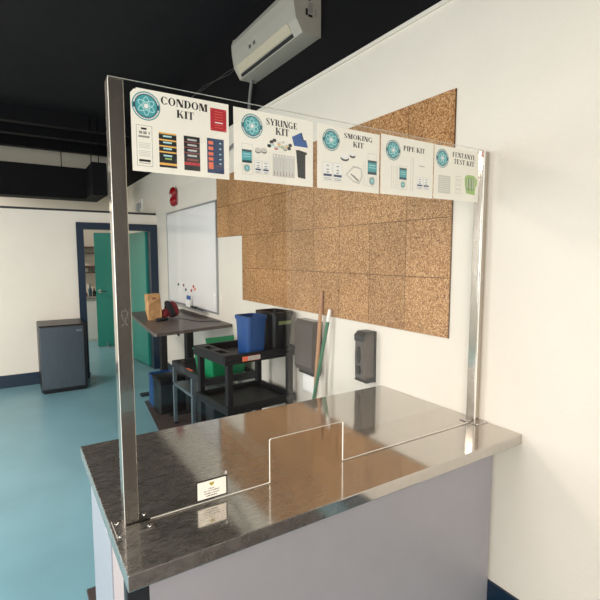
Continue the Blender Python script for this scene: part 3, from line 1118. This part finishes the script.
M_olive = mat('olive_yellow_ink', (170, 158, 44), .5)
c = MB()
hp = []
for q in range(24):
    t_ = 2 * PI * q / 24
    hp.append((.42 + .0478 + 16 * math.sin(t_) ** 3 * .00048, .944 - .0158 + (13 * math.cos(t_) - 5 * math.cos(2 * t_) - 2 * math.cos(3 * t_) - math.cos(4 * t_)) * .00044))
for q in range(24):
    c.add([(.4678, yn - .00055, .9275), (hp[q][0], yn - .00055, hp[q][1]), (hp[(q + 1) % 24][0], yn - .00055, hp[(q + 1) % 24][1])], [(0, 1, 2)], M_olive)
c.build('heart_print', sg)
c = MB()
random.seed(3)
for b, a0, a1 in ((27.5, 37, 57), (34.2, 23, 72), (41.4, 25, 70), (49.0, 30, 64)):
    a = a0
    while a < a1 - 1:
        wd = random.uniform(1.2, 1.9)
        nq(c, a, b, a + wd * .45, b + 3.6, M_ink)
        nq(c, a, b + random.choice((0, 1.5, 3.0)), a + wd, b + random.choice((0, 1.5, 3.0)) + .6 + .0, M_ink, 2) if False else nq(c, a + wd * .40, b + random.choice((.2, 1.5, 2.9)), a + wd, b + 3.6, M_ink)
        a += wd + random.choice((.25, .3, .3, 1.6))
c.build('notice_lettering', sg)
o = MB().box(.5105, .5165, yn - .0002, yn + .0012, .9455, .955, M_tape)
tag(o.build('tape_piece'), 'bit of clear tape above the small notice', 'tape')

# ------------------------------------------------------------------ service cart with bins
CA = math.radians(5.5)
ca = Matrix.Translation((1.138, 2.70, 0)) @ Matrix.Rotation(CA, 4, 'Z')


def tray(L_, W_, z0, z1, m, M, grip=0.0, lip=.022):
    t_ = MB()
    t_.box(0, L_, 0, W_, z0, z0 + .02, m, M)
    t_.box(0, L_, 0, lip, z0 + .02, z1, m, M, bev=.005).box(0, L_, W_ - lip, W_, z0 + .02, z1, m, M, bev=.005)
    t_.box(L_ - lip, L_, lip, W_ - lip, z0 + .02, z1, m, M)
    if grip:
        # handle end: raised deck with two pockets
        for a, b in ((lip, W_ * .20), (W_ * .42, W_ * .58), (W_ * .80, W_ - lip)):
            t_.box(.0, grip, a, b, z0 + .02, z1, m, M)
        for a, b in ((W_ * .20, W_ * .42), (W_ * .58, W_ * .80)):
            t_.box(0, .028, a, b, z0 + .02, z1, m, M).box(grip - .022, grip, a, b, z0 + .02, z1, m, M)
    else:
        t_.box(0, lip, lip, W_ - lip, z0 + .02, z1, m, M)
    return t_


cart = thing('service_cart', 'black plastic service cart carrying the blue and black bins', 'cart', (1.42, 3.0, 0))
CL, CW = .592, .48
tray(CL, CW, .885, .95, M_cart, ca, grip=.105).build('top_tray', cart)
tray(CL - .03, CW, .545, .60, M_cart, ca @ Matrix.Translation((.015, 0, 0))).build('middle_shelf', cart)
tray(CL - .03, CW, .15, .20, M_cart, ca @ Matrix.Translation((.015, 0, 0))).build('bottom_shelf', cart)
for x, y in ((.02, .006), (CL - .075, .006), (.02, CW - .056), (CL - .075, CW - .056)):
    l = MB()
    for z0, z1 in ((.08, .15), (.20, .545), (.60, .885)):
        l.box(x + .002, x + .044, y + .002, y + .044, z0, z1, M_cart, ca, bev=.004, seg=1)
    lo = l.build('leg', cart)
    MB().cyl((x + .025, y + .012, .04), .04, .026, 'y', M_dark, 18, M=ca).box(x + .012, x + .038, y + .008, y + .042, .05, .08, M_alu, ca).build('castor', lo)
lb = MB().box(.13, .27, -.0025, 0, .898, .930, M_orange, ca)
lb.box(.175, .27, -.003, -.0024, .900, .928, M_lgrey_ink, ca)
for q in range(3):
    lb.box(.18, .262, -.0034, -.003, .904 + q * .008, .907 + q * .008, M_grey_ink, ca)
lb.build('label_strip', cart)


def rr(cx, cy, w_, d_, r, z, ang=0.0, n=5):
    pts = []
    for qx, qy, a0 in ((1, 1, 0), (-1, 1, 90), (-1, -1, 180), (1, -1, 270)):
        for k in range(n):
            t_ = math.radians(a0 + 90 * k / (n - 1))
            x, y = qx * (w_ / 2 - r) + r * math.cos(t_), qy * (d_ / 2 - r) + r * math.sin(t_)
            pts.append((cx + x * math.cos(ang) - y * math.sin(ang), cy + x * math.sin(ang) + y * math.cos(ang), z))
    return pts


def bin_(name, label, cx, cy, z0, z1, wt, dt, wb, db, m, ang=CA, group=None, cat='bin', t_=None):
    t_ = thing(name, label, cat, (cx, cy, z0), group)
    r = .03
    H = z1 - z0
    rings = [rr(cx, cy, wb, db, r, z0, ang), rr(cx, cy, wt - .012, dt - .012, r, z1 - .028, ang)]
    inner = [rr(cx, cy, wt - .022, dt - .022, r, z1 - .006, ang), rr(cx, cy, wb - .01, db - .01, r * .8, z0 + .006, ang)]
    b = MB()
    b.loft([rings[0], rings[1], rr(cx, cy, wt - .012, dt - .012, r, z1 - .006, ang), inner[0], inner[1]], m, True)
    b.build('bin_body', t_, True)
    k = MB().loft([rr(cx, cy, wt, dt, r, z1 - .026, ang), rr(cx, cy, wt + .002, dt + .002, r, z1 - .003, ang), rr(cx, cy, wt - .004, dt - .004, r, z1, ang), rr(cx, cy, wt - .026, dt - .026, r * .8, z1, ang), rr(cx, cy, wt - .026, dt - .026, r * .8, z1 - .026, ang), rr(cx, cy, wt, dt, r, z1 - .026, ang)], m, False)
    k.build('rim', t_, True)
    return t_


bin_('waste_bin', 'blue open waste bin standing on the black cart', 1.396, 2.84, .9052, 1.19, .172, .19, .145, .15, M_blue)
bb_ = bin_('waste_bin', 'black open waste bin beside the blue one on the cart', 1.603, 2.875, .9052, 1.205, .19, .25, .15, .20, M_bin)
lbm = Matrix.Translation((1.603, 2.875, 0)) @ Matrix.Rotation(CA, 4, 'Z')
c = MB()
k1 = .0825 + (.1015 - .0825) * .0
yf = lambda z: -(.100 + (.119 - .100) * (z - .87) / (.302))
c.add([tuple(lbm @ Vector(p)) for p in ((-.045, yf(1.115) - .003, 1.115), (.075, yf(1.115) - .003, 1.115), (.075, yf(1.14) - .003, 1.14), (-.045, yf(1.14) - .003, 1.14))], [(0, 1, 2, 3)], mat('faded_olive_sticker', (118, 128, 84), .5))
c.build('sticker', bb_)

# ------------------------------------------------------------------ second cart under the desk, with the green box
c2 = thing('utility_cart', 'grey-legged utility cart behind the black cart, holding the green box', 'cart', (1.5, 3.85, 0))
I4 = Matrix.Identity(4)
sh = Matrix.Translation((1.245, 3.40, 0)) @ Matrix.Rotation(math.radians(1.0), 4, 'Z')
tray(.475, .80, .56, .62, M_cart2, sh, grip=0, lip=.03).build('top_tray', c2)
MB().box(.01, .47, .28, .79, .385, .41, M_alu, sh).build('lower_shelf', c2)
for x, y in ((0.0, .27), (.44, .27), (0.0, .76), (.44, .76)):
    MB().box(x, x + .032, y, y + .032, 0.03, .385, M_alu, sh, bev=.002, seg=1).box(x, x + .032, y, y + .032, .41, .56, M_alu, sh, bev=.002, seg=1).box(x + .002, x + .03, y + .002, y + .03, 0, .03, M_dark, sh).build('leg', c2)
c = MB().add([tuple(sh @ Vector(p)) for p in ((.002, .29, .6215), (.028, .29, .6215), (.028, .42, .6215), (.002, .42, .6215))], [(0, 1, 2, 3)], M_orange)
c.build('orange_label', c2)
gb = thing('storage_box', 'open green plastic box on the grey-legged cart with its lid propped up', 'box', (1.50, 3.62, .58))
gm = Matrix.Translation((1.49, 3.64, .0002)) @ Matrix.Rotation(math.radians(4), 4, 'Z')
b = MB()
b.loft([[tuple(gm @ Vector(p)) for p in rr(0, 0, w_, d_, .02, z)] for w_, d_, z in ((.30, .32, .58), (.345, .37, .79), (.36, .385, .79), (.36, .385, .80), (.325, .35, .80), (.285, .305, .59))], M_gbox)
b.build('box_body', gb, True)
MB().prism([(.14, .805), (.155, .805), (.18, .868), (.165, .873)], -.055, .22, 'x', M_gbox, gm).build('lid', gb)
MB().box(-.158, .158, -.165, -.1605, .60, .606, M_wht, gm).build('base_trim', gb)
o = MB().box(1.36, 1.66, 3.50, 3.95, 0, .33, M_bin, bev=.015)
tag(o.build('storage_crate'), 'dark crate on the floor under the grey-legged cart', 'crate')

# ------------------------------------------------------------------ sit-stand desk
dk = thing('desk', 'standing desk with dark wood-grain top below the whiteboard', 'desk', (1.4, 4.6, 0))
tp = [(.985, 3.765), (.97, 3.79), (1.10, 5.38), (1.12, 5.40), (X - .003, 5.40), (X - .003, 3.925)]
MB().prism(tp, .932, .96, 'z', M_desk).build('desktop', dk)
for cx, cy, fx0 in ((1.445, 5.25, 1.17), (1.475, 4.42, 1.25)):
    MB().box(cx - .035, cx + .035, cy - .045, cy + .045, .03, .90, M_dark, bev=.004, seg=1).box(fx0, X - .02, cy - .04, cy + .04, 0, .03, M_dark, bev=.006, seg=1).build('leg', dk)
c = MB()
pr_ = [(4.0, .932), (5.36, .932), (5.3, .90), (4.9, .885), (4.4, .885), (4.05, .91)]
c.prism([(a, b) for a, b in pr_], 1.40, 1.50, 'x', M_dark)
c.build('cross_beam', dk)
c = MB()
random.seed(5)
for q in range(7):
    a = random.uniform(-.05, .05)
    c.tube([(1.36, 4.36 + a, .93), (1.33 + a * .3, 4.36 + a, .87 + a * .4), (1.345, 4.40 + a * 1.5, .84 + a * .3), (1.39, 4.46, .88)], .009, M_bcable, 6)
c.build('cable_bundle', dk)
bag = thing('paper_bag', 'brown crumpled paper bag standing on the desk', 'bag', (1.19, 4.62, .96))
rings = []
random.seed(11)
for k, (z, w_, d_) in enumerate(((.9605, .115, .08), (1.0, .13, .09), (1.06, .14, .085), (1.12, .14, .07), (1.17, .145, .055), (1.215, .15, .03))):
    rg = rr(1.192 - k * .003, 4.62, w_, d_, .012, z, .1, 4)
    rings.append([(p[0] + random.uniform(-.006, .006) * (k > 0), p[1] + random.uniform(-.008, .008) * (k > 0), p[2] + (random.uniform(-.006, .012) if k == 5 else 0)) for p in rg])
MB().loft(rings, M_kraft).build('bag_body', bag)
MB().box(1.16, 1.20, 4.566, 4.568, 1.17, 1.19, M_brown).build('orange_print', bag)
# red and black pouch
pc = thing('carry_pouch', 'red and black soft pouch lying beside the paper bag', 'bag', (1.37, 4.66, .96))


def blob(mb, c, r, m, rot=(0, 0, 0)):
    bm = bmesh.new()
    bmesh.ops.create_uvsphere(bm, u_segments=20, v_segments=14, radius=1)
    E_ = Matrix.Translation(c) @ Matrix.Rotation(rot[2], 4, 'Z') @ Matrix.Rotation(rot[1], 4, 'Y') @ Matrix.Rotation(rot[0], 4, 'X')
    for v in bm.verts:
        x, y, z = v.co
        k = lambda a: math.copysign(abs(a) ** .75, a)
        v.co = E_ @ Vector((k(x) * r[0], k(y) * r[1], k(z) * r[2]))
    return mb.bm(bm, m)


blob(MB(), (1.375, 4.64, 1.052), (.065, .06, .083), M_redcl, (0, -.35, 0)).build('pouch_body', pc, True)
blob(MB(), (1.352, 4.62, 1.060), (.034, .066, .092), M_blkcl, (0, -.42, 0)).build('black_band', pc, True)
blob(MB(), (1.298, 4.63, 1.012), (.035, .04, .05), M_redcl, (0, .3, 0)).build('side_pocket', pc, True)
MB().tube([(1.30, 4.62, 1.07), (1.335, 4.60, 1.13), (1.36, 4.60, 1.10)], .012, M_blkcl, 8).build('carry_loop', pc, True)
gv = blob(MB(), (1.235, 4.50, .9755), (.07, .045, .015), M_blkcl, (0, 0, .4))
blob(gv, (1.19, 4.46, .969), (.035, .02, .009), M_blkcl, (0, 0, 1.0))
tag(gv.build('glove', smooth=True), 'small black glove lying flat in front of the pouch', 'glove')
cd = MB().tube([(1.42, 4.55, .9645), (1.46, 4.45, .9645), (1.49, 4.30, .9645), (1.55, 4.22, .9645), (1.62, 4.20, .9645), (1.70, 4.12, .9645)], .0035, M_bcable, 6)
tag(cd.build('desk_cable', smooth=True), 'thin black cable lying across the desktop', 'cable')
cd = MB().tube([(X - .02, 4.06, .95), (X - .02, 4.12, .8), (X - .015, 4.35, .6), (X - .015, 4.6, .45)], .004, M_bcable, 6)

# bins and mat on the floor by the desk
o = MB().prism([(1.06, 4.06), (1.16, 5.02), (X - .03, 5.02), (X - .03, 4.06)], 0, .010, 'z', M_mat)
tag(o.build('floor_mat'), 'dark brown floor mat under the bins by the desk', 'mat')
b1 = bin_('waste_bin', 'black waste bin upside down on the floor by the desk', 1.318, 4.60, .0102, .36, .30, .25, .285, .24, M_bin, 0.0)
MB().loft([rr(1.318, 4.60, .305, .255, .035, .355), rr(1.318, 4.60, .305, .255, .035, .37), rr(1.318, 4.60, .27, .22, .03, .382)], M_cart).build('lid', b1, True)
b1['label'] = 'black lidded waste bin on the floor by the desk'
bin_('waste_bin', 'blue waste bin tucked behind the black lidded bin on the floor', 1.318, 4.87, .0102, .335, .25, .22, .25, .22, M_blue, 0.0)

# ------------------------------------------------------------------ dispensers and broom poles on the right wall
td = thing('towel_dispenser', 'smoky grey paper towel dispenser on the wall behind the broom poles', 'dispenser', (X, 2.58, .78))
MB().prism([(X, 1.165), (1.672, 1.165), (1.655, 1.14), (1.650, .85), (1.665, .815), (X, .815)], 2.455, 2.67, 'y', M_disp).build('dispenser_cover', td)
MB().box(1.675, X, 2.47, 2.655, .79, .815, M_dark).build('paper_slot', td)
MB().box(1.70, 1.703, 2.50, 2.64, .66, .79, M_wht).build('paper_towel', td)
sd = thing('soap_dispenser', 'dark grey wall soap dispenser above the far end of the countertop', 'dispenser', (X, 2.0, .88))
SX = 1.645
pf = [(X - .01, 1.168), (1.665, 1.168), (SX, 1.150), (SX - .004, 1.03), (SX, .905), (1.665, .885), (X - .01, .885)]
MB().prism(pf, 1.925, 1.995, 'y', M_disp).build('dispenser_body', sd)
MB().prism([(X - .012, 1.174), (1.662, 1.174), (1.637, 1.152), (1.640, 1.118), (1.665, 1.150), (X - .012, 1.160)], 1.921, 1.999, 'y', M_char).build('top_cap', sd)
MB().box(X - .012, X, 1.919, 2.001, .876, 1.172, M_char).build('back_plate', sd)
MB().prism([(1.96 + .02 * math.cos(t_), 1.04 + .05 * math.sin(t_)) for t_ in [2 * PI * q / 20 for q in range(20)]], SX - .006, SX + .004, 'x', M_dark).build('sight_window', sd)
MB().prism([(1.96 + .017 * math.cos(t_), .955 + .025 * math.sin(t_)) for t_ in [2 * PI * q / 20 for q in range(20)]], SX - .008, SX + .004, 'x', M_dark).build('push_button', sd)
MB().prism([(X - .012, .905), (SX + .004, .90), (SX - .004, .892), (1.665, .878), (X - .012, .878)], 1.921, 1.999, 'y', M_char).build('bottom_cap', sd)

bp_ = thing('broom_handle', 'tan wooden broom handle leaning on the wall, taller of the two poles', 'broom', (1.58, 2.48, 0))
MB().tube([(1.62, 2.43, .10), (1.675, 2.425, .9), (1.713, 2.43, 1.372)], .0125, M_wood, 12).build('pole', bp_, True)
hb = MB().box(1.605, 1.66, 2.34, 2.52, .05, .10, M_dark, bev=.005, seg=1)
hb.build('broom_head', bp_)
br = MB()
for q in range(9):
    br.box(1.61, 1.655, 2.343 + q * .0195, 2.358 + q * .0195, 0, .05, M_wood)
br.build('bristles', bp_)
mp_ = thing('mop_handle', 'green mop handle with white tip leaning beside the wooden pole', 'mop', (1.6, 2.6, 0))
ptop, pbot = Vector((1.705, 2.325, 1.262)), Vector((1.55, 2.455, .10))
d_ = ptop - pbot
MB().tube([pbot, pbot + d_ * .93], .0115, M_gpole, 12).build('pole', mp_, True)
MB().tube([pbot + d_ * .93, pbot + d_ * .99, ptop], [.0125, .0125, .007], M_white, 12).build('white_tip', mp_, True)
MB().box(1.515, 1.585, 2.36, 2.54, .0, .10, M_dark, bev=.01).build('mop_head', mp_)

o = MB().box(-.9, 1.55, -2.3, .72, 0, .012, M_mat, bev=.004, seg=1)  # unseen mat, added so the counter's front edge reflects something dark
tag(o.build('added_dark_mat'), 'wide dark mat added out of view in front of the steel counter', 'mat')

# ------------------------------------------------------------------ fridge by the doorway
fg = thing('mini_fridge', 'small dark fridge standing left of the doorway', 'fridge', (.47, 6.1, 0))
MB().box(.22, .712, 5.90, 6.44, 0.02, .80, M_bin, bev=.006, seg=1).build('fridge_body', fg)
MB().box(.225, .680, 5.862, 5.897, .06, .785, M_fridge, bev=.006).build('fridge_door', fg)
MB().box(.24, .70, 5.92, 6.42, 0, .02, M_dark).build('foot_rail', fg)
MB().box(.60, .66, 5.84, 5.862, .72, .745, M_alu, bev=.003, seg=1).build('door_handle', fg)
o = MB().tube([(.735, 6.42, .01), (.77, 6.38, .012), (.80, 6.34, .07), (.77, 6.38, .13), (.74, 6.46, .14)], .006, M_bcable, 6)
tag(o.build('power_cord', smooth=True), 'black looped power cord on the floor beside the fridge', 'cord')

# ------------------------------------------------------------------ far room seen through the doorway
for k, z in enumerate((1.27, 1.39, 1.64, 1.76)):
    nm = ['lowest', 'second lowest', 'second highest', 'highest'][k]
    sh_ = thing('wall_shelf', nm + ' brown shelf on the far wall through the doorway', 'shelf', (1.3, FAR, z), 'shelves in the far room')
    MB().box(.95, 1.72, FAR - .22, FAR, z, z + .022, M_shelf).build('shelf_board', sh_)
    MB().box(1.05, 1.07, FAR - .18, FAR, z - .06, z, M_alu).build('bracket', sh_)
    MB().box(1.6, 1.62, FAR - .18, FAR, z - .06, z, M_alu).build('bracket', sh_)
cbn = thing('base_cabinet', 'white base cabinet with grey top in the room past the doorway', 'cabinet', (1.3, 9.45, 0))
MB().box(.95, X - .02, 9.18, FAR - .005, 0, .80, M_white).build('cabinet_body', cbn)
MB().box(.93, X - .02, 9.15, FAR - .005, .80, .835, M_grey_ink).build('worktop', cbn)
MB().box(1.0, 1.32, 9.165, 9.18, .05, .77, M_white, bev=.003, seg=1).build('cabinet_door', cbn)
for k, (x, h_, m, cn) in enumerate(((1.16, .10, M_brown, 'brown'), (1.24, .22, M_dteal, 'dark teal'), (1.31, .15, M_ink, 'black'), (1.37, .26, M_ink, 'tall black'))):
    o = MB().loft([[(x + r * math.cos(t_), 9.42 + r * math.sin(t_), .835 + z) for t_ in [2 * PI * q / 12 for q in range(12)]] for r, z in ((.03, 0), (.032, h_ * .6), (.014, h_ * .75), (.014, h_))], m)
    tag(o.build('bottle'), cn + ' bottle on the grey worktop past the doorway', 'bottle', 'bottles in the far room')
for k, (x, cn, m) in enumerate(((1.14, 'red-brown', M_brown), (1.22, 'white', M_wht), (1.30, 'grey', M_grey_ink))):
    o = MB().cyl((x, FAR - .12, 1.292), .03, .07, 'z', m, 12)
    tag(o.build('jar'), cn + ' jar on the lowest far room shelf', 'jar', 'jars on the far shelf')

for o in bpy.data.objects:
    if '_o' in o:
        del o['_o']
